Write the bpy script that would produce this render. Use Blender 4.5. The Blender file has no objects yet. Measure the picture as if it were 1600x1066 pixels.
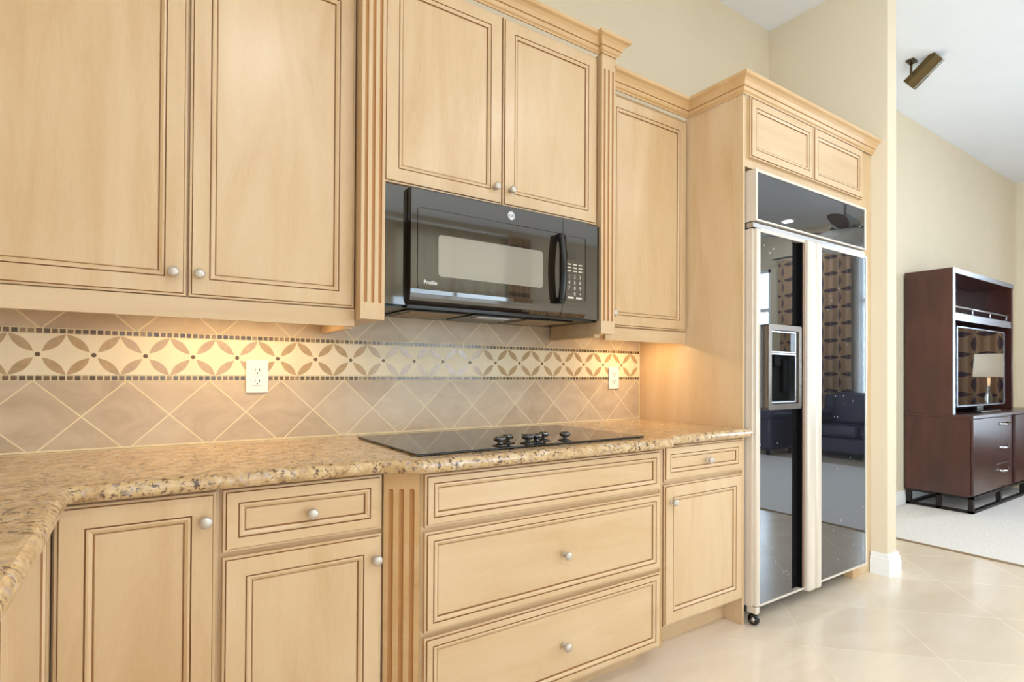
import bpy, bmesh, math, random
from mathutils import Vector, Matrix
random.seed(7)
PI = math.pi
S = bpy.context.scene
COL = S.collection

# ------------------------------------------------------------------ camera, world, exposure
CAM = (-2.31970, -2.17443, 1.15939)
yaw, pitch, roll, FPX, PPY = 0.590046, 0.0078163, 0.0055412, 860.3034, 578.27
f_ = Vector((math.sin(yaw)*math.cos(pitch), math.cos(yaw)*math.cos(pitch), math.sin(pitch)))
r0 = Vector((math.cos(yaw), -math.sin(yaw), 0)); u0 = r0.cross(f_)
r_ = r0*math.cos(roll) + u0*math.sin(roll); u_ = -r0*math.sin(roll) + u0*math.cos(roll)
cd = bpy.data.cameras.new('camera'); cam = bpy.data.objects.new('camera', cd); COL.objects.link(cam)
cam.matrix_world = Matrix(((r_.x, u_.x, -f_.x, CAM[0]), (r_.y, u_.y, -f_.y, CAM[1]), (r_.z, u_.z, -f_.z, CAM[2]), (0, 0, 0, 1)))
cd.sensor_width = 36; cd.sensor_fit = 'HORIZONTAL'; cd.lens = FPX*36/1600
cd.shift_y = (PPY-533)/1600; cd.clip_start = .02
S.camera = cam
S.view_settings.view_transform = 'Standard'; S.view_settings.look = 'None'
S.view_settings.gamma = 1; S.view_settings.use_curve_mapping = False
S.view_settings.exposure = -0.27

W = bpy.data.worlds.new('world'); S.world = W; W.use_nodes = True
bg = W.node_tree.nodes['Background']
bg.inputs[0].default_value = (0.70, 0.86, 1.0, 1); bg.inputs[1].default_value = 6.0
_wn = W.node_tree.nodes; _tc = _wn.new('ShaderNodeTexCoord'); _sx = _wn.new('ShaderNodeSeparateXYZ')
W.node_tree.links.new(_tc.outputs['Generated'], _sx.inputs[0])
_p = _wn.new('ShaderNodeMath'); _p.operation = 'POWER'; W.node_tree.links.new(_sx.outputs[0], _p.inputs[0]); _p.inputs[1].default_value = 2
_g = _wn.new('ShaderNodeMath'); _g.operation = 'GREATER_THAN'; W.node_tree.links.new(_sx.outputs[0], _g.inputs[0]); _g.inputs[1].default_value = 0
_k = _wn.new('ShaderNodeMath'); _k.operation = 'MULTIPLY_ADD'; W.node_tree.links.new(_g.outputs[0], _k.inputs[0]); _k.inputs[1].default_value = 6.0; _k.inputs[2].default_value = 15.0
_m = _wn.new('ShaderNodeMath'); _m.operation = 'MULTIPLY_ADD'; W.node_tree.links.new(_p.outputs[0], _m.inputs[0]); W.node_tree.links.new(_k.outputs[0], _m.inputs[1]); _m.inputs[2].default_value = 2.8
W.node_tree.links.new(_m.outputs[0], bg.inputs[1])          # open sky is brighter toward both sides of the house

def area(name, loc, rot, sx, sy, power, col, portal=False, spread=PI):
    l = bpy.data.lights.new(name, 'AREA'); l.shape = 'RECTANGLE'; l.size = sx; l.size_y = sy
    l.energy = power; l.color = col; l.spread = spread
    if portal: l.cycles.is_portal = True
    o = bpy.data.objects.new(name, l); o.location = loc; o.rotation_euler = rot; COL.objects.link(o)
    return o

# room: x -3.13 .. 6.66, y -6.30 .. 0.012, z 0 .. 3.56
XL, XR, YF, YB, ZC = -3.13, 6.66, -6.30, 0.012, 3.56
# windows  (axis, lo, hi, zlo, zhi)
WIN_F = (0.70, 2.75, 0.10, 3.35)        # on the wall behind the camera, x range
WIN_F_FILL = (-2.6, -0.9, 0.10, 2.5)  # extra unseen window on the same wall, added for fill daylight
WIN_R = (-3.20, -1.15, 0.35, 3.1)       # on the far right wall, y range
WIN_R2 = (-5.75, -4.60, 0.45, 3.0)
WIN_L_FILL = (-5.9, -2.3, 0.05, 2.9)          # on the left wall, y range; unseen, added to light left-facing surfaces
def portal_y(w): area('window_portal', ((w[0]+w[1])/2, YF-.10, (w[2]+w[3])/2), (PI/2, 0, PI), w[1]-w[0], w[3]-w[2], 1, (1, 1, 1), True)
def portal_x(w): area('window_portal', (XR+.10, (w[0]+w[1])/2, (w[2]+w[3])/2), (PI/2, 0, PI/2), w[1]-w[0], w[3]-w[2], 1, (1, 1, 1), True)
portal_y(WIN_F); portal_y(WIN_F_FILL); portal_x(WIN_R); portal_x(WIN_R2)
area('window_portal', (XL-.10, (WIN_L_FILL[0]+WIN_L_FILL[1])/2, (WIN_L_FILL[2]+WIN_L_FILL[3])/2), (PI/2, 0, -PI/2), WIN_L_FILL[1]-WIN_L_FILL[0], WIN_L_FILL[3]-WIN_L_FILL[2], 1, (1, 1, 1), True)
RECESSED = [(-1.6, -2.9), (0.45, -2.9), (-1.6, -4.7), (0.45, -4.7), (3.1, -3.4), (2.7, -4.6), (5.95, -3.90)]
RECESSED_W = 17
UNDER_W = 1.2

# ------------------------------------------------------------------ node helpers
def srgb(r, g, b):
    def c(v):
        v /= 255
        return v/12.92 if v <= .04045 else ((v+.055)/1.055)**2.4
    return (c(r), c(g), c(b), 1)
class NT:
    def __init__(s, name):
        s.m = bpy.data.materials.new(name); s.m.use_nodes = True
        s.t = s.m.node_tree; s.b = s.t.nodes['Principled BSDF']; s.out = s.t.nodes['Material Output']
    def n(s, typ, **kw):
        x = s.t.nodes.new(typ)
        for k, v in kw.items(): setattr(x, k, v)
        return x
    def l(s, a, b): s.t.links.new(a, b)
    def val(s, sock, v):
        if isinstance(v, bpy.types.NodeSocket): s.l(v, sock)
        else: sock.default_value = v
    def math(s, op, a, b=0, c=None):
        x = s.n('ShaderNodeMath', operation=op); s.val(x.inputs[0], a); s.val(x.inputs[1], b)
        if c is not None: s.val(x.inputs[2], c)
        return x.outputs[0]
    def obj(s): return s.n('ShaderNodeTexCoord').outputs['Object']
    def world(s): return s.n('ShaderNodeNewGeometry').outputs['Position']
    def sep(s, v):
        x = s.n('ShaderNodeSeparateXYZ'); s.l(v, x.inputs[0]); return x.outputs
    def mapping(s, v, scale=(1, 1, 1), rot=(0, 0, 0), loc=(0, 0, 0)):
        x = s.n('ShaderNodeMapping'); s.l(v, x.inputs[0])
        x.inputs['Scale'].default_value = scale; x.inputs['Rotation'].default_value = rot; x.inputs['Location'].default_value = loc
        return x.outputs[0]
    def noise(s, v, scale, detail=3, rough=.5, dist=0):
        x = s.n('ShaderNodeTexNoise'); s.l(v, x.inputs['Vector']); x.inputs['Scale'].default_value = scale
        x.inputs['Detail'].default_value = detail; x.inputs['Roughness'].default_value = rough; x.inputs['Distortion'].default_value = dist
        return x.outputs['Fac']
    def ramp(s, fac, stops, interp='LINEAR'):
        x = s.n('ShaderNodeValToRGB'); s.val(x.inputs[0], fac); e = x.color_ramp.elements; x.color_ramp.interpolation = interp
        while len(e) < len(stops): e.new(.5)
        for k, (p, c) in enumerate(stops): e[k].position = p; e[k].color = c
        return x.outputs[0]
    def mix(s, fac, a, b, blend='MIX'):
        x = s.n('ShaderNodeMix', data_type='RGBA', blend_type=blend); s.val(x.inputs[0], fac); s.val(x.inputs[6], a); s.val(x.inputs[7], b)
        return x.outputs[2]
    def bump(s, h, strength=.2, dist=.01):
        x = s.n('ShaderNodeBump'); s.l(h, x.inputs['Height']); x.inputs['Strength'].default_value = strength; x.inputs['Distance'].default_value = dist
        s.l(x.outputs[0], s.b.inputs['Normal'])
    def set(s, **kw):
        for k, v in kw.items(): s.val(s.b.inputs[k.replace('_', ' ')], v)
        return s
def plain(name, col, rough=.5, metal=0, ior=1.5, coat=0, mottled=.04, scale=30):
    t = NT(name); v = t.obj(); f = t.noise(v, scale, 2)
    lo = tuple(c*(1-mottled) for c in col[:3])+(1,); hi = tuple(min(1, c*(1+mottled)) for c in col[:3])+(1,)
    t.set(Base_Color=t.ramp(f, [(.3, lo), (.7, hi)]), Roughness=rough, Metallic=metal, IOR=ior, Coat_Weight=coat)
    return t.m

# ------------------------------------------------------------------ materials
MAPLE_A, MAPLE_B, MAPLE_C = srgb(207, 170, 124), srgb(217, 184, 141), srgb(224, 194, 154)
def wood(name, stretch, cols, rough=.33, coat=.25):
    t = NT(name); v = t.obj(); info = t.n('ShaderNodeObjectInfo')
    off = t.n('ShaderNodeVectorMath', operation='ADD'); t.l(v, off.inputs[0])
    cmb = t.n('ShaderNodeCombineXYZ'); r10 = t.math('MULTIPLY', info.outputs['Random'], 17.0)
    for k in range(3): t.l(r10, cmb.inputs[k])
    t.l(cmb.outputs[0], off.inputs[1])
    a = t.noise(t.mapping(off.outputs[0], stretch), 1.6, 4, .55, .9)
    fine = t.noise(t.mapping(off.outputs[0], tuple(k*9 for k in stretch)), 4, 2, .5)
    big = t.noise(off.outputs[0], 2.2, 1)
    m = t.math('ADD', t.math('MULTIPLY', a, .62), t.math('ADD', t.math('MULTIPLY', fine, .14), t.math('MULTIPLY', big, .24)))
    t.set(Base_Color=t.ramp(m, [(.34, cols[0]), (.5, cols[1]), (.66, cols[2])]), Roughness=rough, Coat_Weight=coat, Coat_Roughness=.22)
    return t.m
maple = wood('maple', (5, 5, .8), (MAPLE_A, MAPLE_B, MAPLE_C))
maple_h = wood('maple_horizontal', (.8, 5, 5), (MAPLE_A, MAPLE_B, MAPLE_C))
maple_warm_lit = wood('maple_warm_light', (1.2, 4, 6), (srgb(205, 162, 110), srgb(214, 174, 123), srgb(221, 184, 136)))  # maple with the more orange lighting of the pilasters put into its colour
glaze = plain('glaze_line', srgb(156, 108, 64), .5)
glaze_soft = plain('flute_glaze', srgb(186, 132, 76), .5)
paint = plain('wall_paint', srgb(226, 210, 182), .75, mottled=.012, scale=4)
ceil_m = plain('ceiling_paint', srgb(243, 245, 250), .85, mottled=.01, scale=4)
white_trim = plain('white_trim', srgb(240, 238, 233), .4, mottled=.01)
white_plastic = plain('white_plastic', srgb(246, 246, 246), .3, mottled=.005)
grout_m = plain('grout', srgb(243, 226, 186), .6, mottled=.02)
nickel = plain('satin_nickel', srgb(205, 196, 184), .35, .55, mottled=.08, scale=90)
chrome = plain('chrome', srgb(215, 215, 215), .12, 1)
steel = plain('brushed_steel', srgb(190, 190, 192), .28, 1)
almond = plain('almond_metal', srgb(226, 213, 196), .32, .25, mottled=.006)
pinkish = plain('bronze_inner_trim', srgb(150, 120, 100), .35, .4, mottled=.01)
black = plain('black_plastic', srgb(14, 13, 12), .25)
recess_black = plain('recess_black', srgb(6, 5, 5), .85, ior=1.25, mottled=0)
black_matte = plain('black_matte', srgb(18, 16, 15), .6)
mesh_grey = plain('filter_mesh', srgb(150, 128, 98), .45, .5, mottled=.2, scale=400)
pearl_dot = plain('tile_dot', srgb(112, 84, 60), .25, mottled=.25, scale=200)
cream = plain('cream_tile', srgb(247, 232, 200), .4, mottled=.03, scale=20)
petal = plain('petal_inlay', srgb(192, 160, 116), .12, ior=1.7, mottled=.10, scale=40)
mos = [plain('mosaic_%s' % n, srgb(*c), .15, ior=1.7, mottled=.2, scale=120) for n, c in
       (('umber', (92, 68, 46)), ('brown', (122, 92, 62)), ('tan', (158, 128, 92)), ('olive', (112, 96, 72)))]
mahogany = wood('mahogany', (4, 4, .7), (srgb(52, 24, 18), srgb(68, 33, 25), srgb(84, 43, 33)), .3, .3)
dark_iron = plain('dark_iron', srgb(38, 33, 30), .45, .6)
leather = plain('navy_leather', srgb(52, 52, 72), .3, mottled=.25, scale=60)
fan_wood = plain('fan_blade_wood', srgb(84, 50, 34), .45, mottled=.2)
rug_m = NT('rug_weave'); _v = rug_m.obj()
rug_m.set(Base_Color=rug_m.ramp(rug_m.noise(rug_m.mapping(_v, (3, 40, 3)), 6, 4), [(.3, srgb(218, 212, 206)), (.7, srgb(240, 235, 229))]), Roughness=.95)
rug_m.bump(rug_m.noise(_v, 160, 2), .3, .004); rug_m = rug_m.m

def black_glass(name, tint=(.004, .004, .005, 1), ior=1.95, rough=.015):
    t = NT(name); t.set(Base_Color=tint, Roughness=rough, IOR=ior); return t
fridge_glass = black_glass('fridge_black_glass', (.012, .012, .014, 1), 3.0)
fridge_glass.set(Specular_Tint=(.86, .92, 1, 1))
_v = fridge_glass.obj()
_vo = fridge_glass.n('ShaderNodeTexVoronoi'); _vo.inputs['Scale'].default_value = 26; fridge_glass.l(_v, _vo.inputs['Vector'])
_sp = fridge_glass.math('LESS_THAN', _vo.outputs['Distance'], .12)
_cl = fridge_glass.math('GREATER_THAN', fridge_glass.noise(_v, 3.2, 3), .56)
_sp2 = fridge_glass.math('MULTIPLY', fridge_glass.math('MULTIPLY', _sp, _cl), .55)
fridge_glass.set(Base_Color=fridge_glass.mix(_sp2, (.012, .012, .014, 1), (.6, .62, .68, 1)))
plain_glass = black_glass('black_glass', (.010, .010, .010, 1), 2.1).m
fridge_glass = fridge_glass.m
cook_glass = black_glass('ceramic_glass', (.010, .009, .008, 1), 1.6, .03).m
mw_gloss = black_glass('microwave_gloss', (.024, .016, .010, 1), 2.1, .03).m
mw_window = black_glass('microwave_window', (.33, .30, .25, 1), 2.0, .05).m
screen_glass = black_glass('screen_glass', (.006, .006, .01, 1), 2.0, .02).m

# floor: big diagonal tiles
t = NT('floor_tile'); x, y, z = t.sep(t.world())
TP = .685
a = t.math('DIVIDE', t.math('SUBTRACT', t.math('SUBTRACT', x, y), .310), TP)
b = t.math('DIVIDE', t.math('ADD', t.math('ADD', x, y), .170), TP)
def dist_line(t, a):
    fr = t.math('FRACT', a); return t.math('MINIMUM', fr, t.math('SUBTRACT', 1.0, fr))
d = t.math('MINIMUM', dist_line(t, a), dist_line(t, b))
g = t.math('LESS_THAN', d, .0052)
cell = t.n('ShaderNodeCombineXYZ'); t.l(t.math('FLOOR', a), cell.inputs[0]); t.l(t.math('FLOOR', b), cell.inputs[1])
wn = t.n('ShaderNodeTexWhiteNoise'); t.l(cell.outputs[0], wn.inputs['Vector'])
nz = t.noise(t.mapping(t.world(), (1, 3, 1)), 2.4, 4, .55, .6)
m = t.math('ADD', t.math('MULTIPLY', nz, .8), t.math('MULTIPLY', wn.outputs['Value'], .2))
base = t.ramp(m, [(.3, srgb(228, 209, 185)), (.7, srgb(241, 225, 203))])
t.set(Base_Color=t.mix(g, base, srgb(228, 212, 188)), Roughness=t.math('ADD', .17, t.math('MULTIPLY', g, .4)), IOR=1.5)
t.bump(t.math('MULTIPLY', g, -1.0), .3, .002); floor_m = t.m

# backsplash field: diamond travertine; lower and upper rows run on their own grid
def tile_mat(name, x0, dx, z0, dz):
    t = NT(name); P = t.world(); x, y, z = t.sep(P)
    u = t.math('DIVIDE', t.math('SUBTRACT', x, x0), dx); v = t.math('DIVIDE', t.math('SUBTRACT', z, z0), dz)
    a = t.math('ADD', u, v); b = t.math('SUBTRACT', u, v)
    d = t.math('MINIMUM', dist_line(t, a), dist_line(t, b)); g = t.math('LESS_THAN', d, .0125)
    cell = t.n('ShaderNodeCombineXYZ'); t.l(t.math('FLOOR', a), cell.inputs[0]); t.l(t.math('FLOOR', b), cell.inputs[1])
    wn = t.n('ShaderNodeTexWhiteNoise'); t.l(cell.outputs[0], wn.inputs['Vector'])
    nz = t.noise(t.mapping(P, (1, 1, 1.6), (0, .6, 0)), 7, 5, .6, 1.2)
    m = t.math('ADD', t.math('MULTIPLY', nz, .75), t.math('MULTIPLY', wn.outputs['Value'], .25))
    base = t.ramp(m, [(.25, srgb(186, 162, 132)), (.5, srgb(207, 185, 156)), (.75, srgb(219, 200, 172))])
    t.set(Base_Color=t.mix(g, base, srgb(240, 222, 186)), Roughness=t.math('ADD', .30, t.math('MULTIPLY', g, .3)), IOR=1.5)
    t.bump(t.math('MULTIPLY', g, -1.0), .3, .0015)
    return t.m
tile_low = tile_mat('travertine_lower', -2.3625, .2335, 1.1325, .2265)
tile_up = tile_mat('travertine_upper', -2.339, .2400, 1.290, .2300)

# granite
t = NT('granite'); P = t.world()
n1 = t.noise(P, 24, 5, .65, .8); n2 = t.noise(P, 75, 4, .7, .4)
col = t.ramp(n1, [(.26, srgb(128, 96, 70)), (.40, srgb(194, 158, 112)), (.55, srgb(216, 184, 136)), (.72, srgb(226, 206, 180))])
dk = t.ramp(n2, [(.41, (1, 1, 1, 1)), (.465, (0, 0, 0, 1))])
nbig = t.ramp(t.noise(P, 16, 2), [(.38, (.25, .25, .25, 1)), (.54, (1, 1, 1, 1))])
col = t.mix(t.math('MULTIPLY', dk, nbig), col, srgb(92, 70, 58))
n3 = t.noise(P, 48, 3, .6); col = t.mix(t.ramp(n3, [(.56, (0, 0, 0, 1)), (.64, (.5, .5, .5, 1))]), col, srgb(190, 174, 168))
t.set(Base_Color=col, Roughness=.12, IOR=1.55); granite = t.m

# curtains
t = NT('curtain_print'); x, y, z = t.sep(t.obj())
w_ = .26
uu = t.math('DIVIDE', y, w_); vv = t.math('DIVIDE', z, w_)
fu, fv_ = t.math('FRACT', uu), t.math('FRACT', vv); tot = None
for ou in (0.0, 1.0):
    for ov in (0.0, 1.0):
        d2 = t.math('ADD', t.math('POWER', t.math('SUBTRACT', fu, ou), 2.0), t.math('POWER', t.math('SUBTRACT', fv_, ov), 2.0))
        q = t.math('LESS_THAN', d2, .40); tot = q if tot is None else t.math('ADD', tot, q)
lf = t.math('GREATER_THAN', tot, 1.5)
t.set(Base_Color=t.mix(lf, srgb(186, 150, 112), srgb(84, 62, 62)), Roughness=.7, Sheen_Weight=.3); curtain_m = t.m
t = NT('sheer_fabric')
tr = t.n('ShaderNodeBsdfTransparent'); tl = t.n('ShaderNodeBsdfTranslucent'); df = t.n('ShaderNodeBsdfDiffuse')
for nd in (tl, df): nd.inputs[0].default_value = (.95, .95, .95, 1)
m1 = t.n('ShaderNodeMixShader'); m1.inputs[0].default_value = .4; t.l(tl.outputs[0], m1.inputs[1]); t.l(df.outputs[0], m1.inputs[2])
m2 = t.n('ShaderNodeMixShader'); t.val(m2.inputs[0], t.ramp(t.noise(t.obj(), 300, 1), [(.4, (.2, .2, .2, 1)), (.6, (.28, .28, .28, 1))])); t.l(tr.outputs[0], m2.inputs[1]); t.l(m1.outputs[0], m2.inputs[2])
t.l(m2.outputs[0], t.out.inputs[0]); sheer_m = t.m
t = NT('window_glass')
tr = t.n('ShaderNodeBsdfTransparent'); gl = t.n('ShaderNodeBsdfGlossy'); gl.inputs['Roughness'].default_value = .02
fr = t.n('ShaderNodeFresnel'); fr.inputs[0].default_value = 1.45
m2 = t.n('ShaderNodeMixShader'); t.l(fr.outputs[0], m2.inputs[0]); t.l(tr.outputs[0], m2.inputs[1]); t.l(gl.outputs[0], m2.inputs[2])
t.l(m2.outputs[0], t.out.inputs[0]); window_glass = t.m
def emit(name, col, strength):
    t = NT(name); f = t.noise(t.obj(), 8, 1)
    t.set(Base_Color=col, Emission_Color=t.ramp(f, [(0, col), (1, col)]), Emission_Strength=strength); return t.m
lamp_glow = emit('lamp_diffuser', (1, .88, .7, 1), 14)
tube_glow = emit('tube_diffuser', (1, .78, .42, 1), 6)
shade_glow = emit('lamp_shade_fabric', (1, .88, .7, 1), 1.0)
bowl_m = plain('frosted_bowl', srgb(236, 232, 224), .3)

# ------------------------------------------------------------------ mesh helpers
ORI = {}
def origin(o): return ORI.get(o.name, Vector((0, 0, 0)))
def tag(o, label=None, cat=None, group=None, kind=None):
    if label: o['label'] = label
    if cat: o['category'] = cat
    if group: o['group'] = group
    if kind: o['kind'] = kind
    return o
def thing(name, loc, label, cat, group=None, rz=0):
    o = bpy.data.objects.new(name, None); COL.objects.link(o); o.location = loc; o.empty_display_size = .1
    o.rotation_euler.z = rz
    ORI[o.name] = Vector(loc)
    return tag(o, label, cat, group)
class MB:
    def __init__(s): s.v = []; s.f = []; s.mi = []; s.sm = []
    def add(s, vs, fs, mi=0, smooth=False):
        k = len(s.v); s.v += [Vector(p) for p in vs]
        for i, f in enumerate(fs):
            s.f.append([k+j for j in f]); s.mi.append(mi[i] if isinstance(mi, list) else mi); s.sm.append(smooth)
        return s
    def box(s, lo, hi, mi=0):
        (a, b, c), (d, e, f) = lo, hi
        return s.add([(a, b, c), (d, b, c), (d, e, c), (a, e, c), (a, b, f), (d, b, f), (d, e, f), (a, e, f)],
              [(0, 3, 2, 1), (4, 5, 6, 7), (0, 1, 5, 4), (1, 2, 6, 5), (2, 3, 7, 6), (3, 0, 4, 7)], mi)
    def rbox(s, lo, hi, r, mi=0, seg=3, smooth=True):
        bm = bmesh.new(); lo = Vector(lo); hi = Vector(hi)
        bmesh.ops.create_cube(bm, size=1); 
        for v in bm.verts: v.co = Vector([(lo[k]+hi[k])/2 + v.co[k]*(hi[k]-lo[k]) for k in range(3)])
        r = min(r, min(hi-lo)*.49)
        bmesh.ops.bevel(bm, geom=bm.edges[:], offset=r, segments=seg, profile=.5, affect='EDGES', clamp_overlap=True)
        bm.verts.index_update()
        s.add([v.co.copy() for v in bm.verts], [[v.index for v in f.verts] for f in bm.faces], mi, smooth)
        if smooth:
            bm.normal_update()
            for i, f in enumerate(bm.faces):
                if max(abs(q) for q in f.normal) > .9995: s.sm[len(s.sm)-len(bm.faces)+i] = False
        bm.free(); return s
    def lathe(s, c, axis, prof, n=16, mi=0, smooth=True, ref=None):
        axis = Vector(axis).normalized(); ref = Vector(ref) if ref else (Vector((0, 0, 1)) if abs(axis.z) < .9 else Vector((1, 0, 0)))
        a = axis.cross(ref).normalized(); b = axis.cross(a); c = Vector(c); vs = []; fs = []
        for (r, h) in prof:
            for k in range(n):
                th = 2*PI*k/n; vs.append(c + axis*h + (a*math.cos(th)+b*math.sin(th))*r)
        for j in range(len(prof)-1):
            for k in range(n):
                k2 = (k+1) % n; fs.append((j*n+k, j*n+k2, (j+1)*n+k2, (j+1)*n+k))
        fs.append(tuple(range(n))[::-1]); fs.append(tuple((len(prof)-1)*n+k for k in range(n)))
        return s.add(vs, fs, mi, smooth)
    def tube(s, pts, r, n=8, mi=0):
        pts = [Vector(p) for p in pts]; vs = []; fs = []
        for i, p in enumerate(pts):
            d = (pts[min(i+1, len(pts)-1)] - pts[max(i-1, 0)]).normalized()
            ref = Vector((0, 0, 1)) if abs(d.z) < .9 else Vector((1, 0, 0)); a = d.cross(ref).normalized(); b = d.cross(a)
            for k in range(n): th = 2*PI*k/n; vs.append(p+(a*math.cos(th)+b*math.sin(th))*r)
        for j in range(len(pts)-1):
            for k in range(n): k2 = (k+1) % n; fs.append((j*n+k, j*n+k2, (j+1)*n+k2, (j+1)*n+k))
        fs.append(tuple(range(n))); fs.append(tuple((len(pts)-1)*n+k for k in range(n))[::-1])
        return s.add(vs, fs, mi, True)
    def sweep(s, prof, path, z0=0, mi=0, closed_prof=True, mis=None):
        # prof: (outward, z); path: xy points, outward = right-hand side of travel
        P = [Vector((p[0], p[1])) for p in path]; rings = []
        for i, p in enumerate(P):
            ds = []
            if i > 0: ds.append((P[i]-P[i-1]).normalized())
            if i < len(P)-1: ds.append((P[i+1]-P[i]).normalized())
            ns = [Vector((d.y, -d.x)) for d in ds]
            m = ns[0] if len(ns) == 1 else (ns[0]+ns[1])/(1+ns[0].dot(ns[1]))
            rings.append([Vector((p.x+m.x*o, p.y+m.y*o, z0+z)) for o, z in prof])
        n = len(prof); vs = [v for r in rings for v in r]; fs = []; ml = []
        for i in range(len(P)-1):
            for k in range(n if closed_prof else n-1):
                k2 = (k+1) % n; fs.append((i*n+k, (i+1)*n+k, (i+1)*n+k2, i*n+k2)); ml.append(mis[k] if mis else mi)
        fs.append(tuple(range(n))); ml.append(mi); fs.append(tuple((len(P)-1)*n+k for k in range(n))[::-1]); ml.append(mi)
        return s.add(vs, fs, ml)
    def build(s, name, mats, parent=None, kind=None, at=None, rot=0):
        me = bpy.data.meshes.new(name); o0 = Vector(at) if at is not None else (origin(parent) if parent else Vector((0, 0, 0)))
        me.from_pydata([tuple(v-o0) for v in s.v], [], s.f)
        for m in (mats if isinstance(mats, (list, tuple)) else [mats]): me.materials.append(m)
        for p, mi, sm in zip(me.polygons, s.mi, s.sm): p.material_index = mi; p.use_smooth = sm
        bm = bmesh.new(); bm.from_mesh(me); bmesh.ops.recalc_face_normals(bm, faces=bm.faces); bm.to_mesh(bm and me); bm.free()
        ob = bpy.data.objects.new(name, me); COL.objects.link(ob)
        if parent: ob.parent = parent; ob.location = o0-origin(parent)
        else: ob.location = o0
        ORI[ob.name] = o0
        if kind: ob['kind'] = kind
        return ob
def text_mesh(name, body, size, mat, parent, loc, rotm, extrude=.0004):
    cu = bpy.data.curves.new(name, 'FONT'); cu.body = body; cu.size = size; cu.extrude = extrude; cu.align_x = 'CENTER'; cu.align_y = 'CENTER'
    tmp = bpy.data.objects.new(name+'_tmp', cu); COL.objects.link(tmp)
    dg = bpy.context.evaluated_depsgraph_get(); me = bpy.data.meshes.new_from_object(tmp.evaluated_get(dg))
    bpy.data.objects.remove(tmp); bpy.data.curves.remove(cu)
    me.transform(rotm); me.materials.clear(); me.materials.append(mat)
    o = bpy.data.objects.new(name, me); COL.objects.link(o); o.parent = parent; o.location = Vector(loc)-origin(parent)
    ORI[o.name] = Vector(loc); return o
FACE_Y = Matrix.Rotation(PI/2, 4, 'X')          # text facing -Y

# recessed-panel front: O lower-left-back corner, U width dir, N outward
def panel_front(O, U, N, w, h, th=.020, fw=.052, lip=True):
    O = Vector(O); U = Vector(U); N = Vector(N); Z = Vector((0, 0, 1)); mb = MB()
    prof = [(0, 0, 0), (0, th-.010, 0), (0, th-.007, 1)]
    prof += [(.0015, th-.005, 0), (.0065, th-.005, 0), (.0075, th-.0055, 1), (.0085, th-.0005, 1), (.0100, th, 0)]
    e = fw
    prof += [(e, th, 0), (e+.0010, th-.0035, 1), (e+.0023, th-.0035, 1), (e+.0035, th-.0005, 1), (e+.008, th, 0), (e+.015, th-.004, 0),
             (e+.0160, th-.0082, 1), (e+.0180, th-.0082, 1), (e+.0195, th-.0070, 0)]
    rings = []
    for i, d, m in prof:
        rings.append([O+U*a+Z*b+N*d for a, b in ((i, i), (w-i, i), (w-i, h-i), (i, h-i))])
    vs = [p for r in rings for p in r]; fs = []; ml = []
    for j in range(len(rings)-1):
        for k in range(4):
            k2 = (k+1) % 4; fs.append((j*4+k, j*4+k2, (j+1)*4+k2, (j+1)*4+k)); ml.append(prof[j+1][2])
    L = (len(rings)-1)*4; fs.append((L, L+1, L+2, L+3)); ml.append(0); fs.append((3, 2, 1, 0)); ml.append(0)
    mb.add(vs, fs, ml); return mb
KNOB = [(.0095, 0), (.0095, .002), (.0055, .004), (.0048, .011), (.0075, .0135), (.0125, .0165), (.0150, .0205), (.0145, .0250), (.0110, .0285), (.0055, .0302), (.0012, .0306)]
def add_knob(parent, c, N):
    return MB().lathe(c, N, KNOB, 18).build('knob', nickel, parent, at=c)
def front(parent, name, x0, x1, z0, z1, yback, knob=None, mat=None, th=.020, fw=.052):
    d = panel_front((x0, yback, z0), (1, 0, 0), (0, -1, 0), x1-x0, z1-z0, th, fw).build(name, [mat or maple, glaze], parent, at=(x0, yback, z0))
    if knob: add_knob(d, (knob[0], yback-th-.0003, knob[1]), (0, -1, 0))
    return d
# fluted face: grid on plane  O + U*a + Z*b, outward N
def fluted(mb, O, U, N, w, z0, z1, fl0, fl1, nfl=3, thick=.018, margin=.20):
    O = Vector(O); U = Vector(U); N = Vector(N); Z = Vector((0, 0, 1)); r = w*.068
    cs = [w*(margin + (1-2*margin)*k/(nfl-1)) for k in range(nfl)]
    us = {0, w}
    for c in cs:
        for k in range(-5, 6): us.add(c+r*math.sin(k/5*PI/2))
    us = sorted(us)
    zs = [z0] + [fl0+r*(1-math.cos(k/4*PI/2)) for k in range(5)] + [fl1-r*(1-math.cos(k/4*PI/2)) for k in range(4, -1, -1)] + [z1]
    zs = sorted(zs)
    def dep(a, b):
        best = 0
        for c in cs:
            dv = max(0, fl0+r-b, b-(fl1-r)); q = r*r-(a-c)**2-dv*dv
            if q > 0: best = max(best, math.sqrt(q)*.85)
        return best
    vs = []; fs = []; ml = []; nu = len(us)
    D = [[dep(a, b) for a in us] for b in zs]
    for j, b in enumerate(zs):
        for i, a in enumerate(us): vs.append(O+U*a+Z*b-N*D[j][i])
    for j in range(len(zs)-1):
        for i in range(nu-1):
            fs.append((j*nu+i, j*nu+i+1, (j+1)*nu+i+1, (j+1)*nu+i))
            dm = max(D[j][i], D[j][i+1], D[j+1][i], D[j+1][i+1]); ml.append(1 if dm > 1e-5 else 0)
    mb.add(vs, fs, ml)
    # box behind
    q = [O+Z*z0, O+U*w+Z*z0, O+U*w+Z*z1, O+Z*z1]; qb = [p-N*thick for p in q]
    mb.add(q+qb, [(0, 4, 5, 1), (1, 5, 6, 2), (2, 6, 7, 3), (3, 7, 4, 0), (4, 7, 6, 5)], 0)
    return mb
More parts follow.
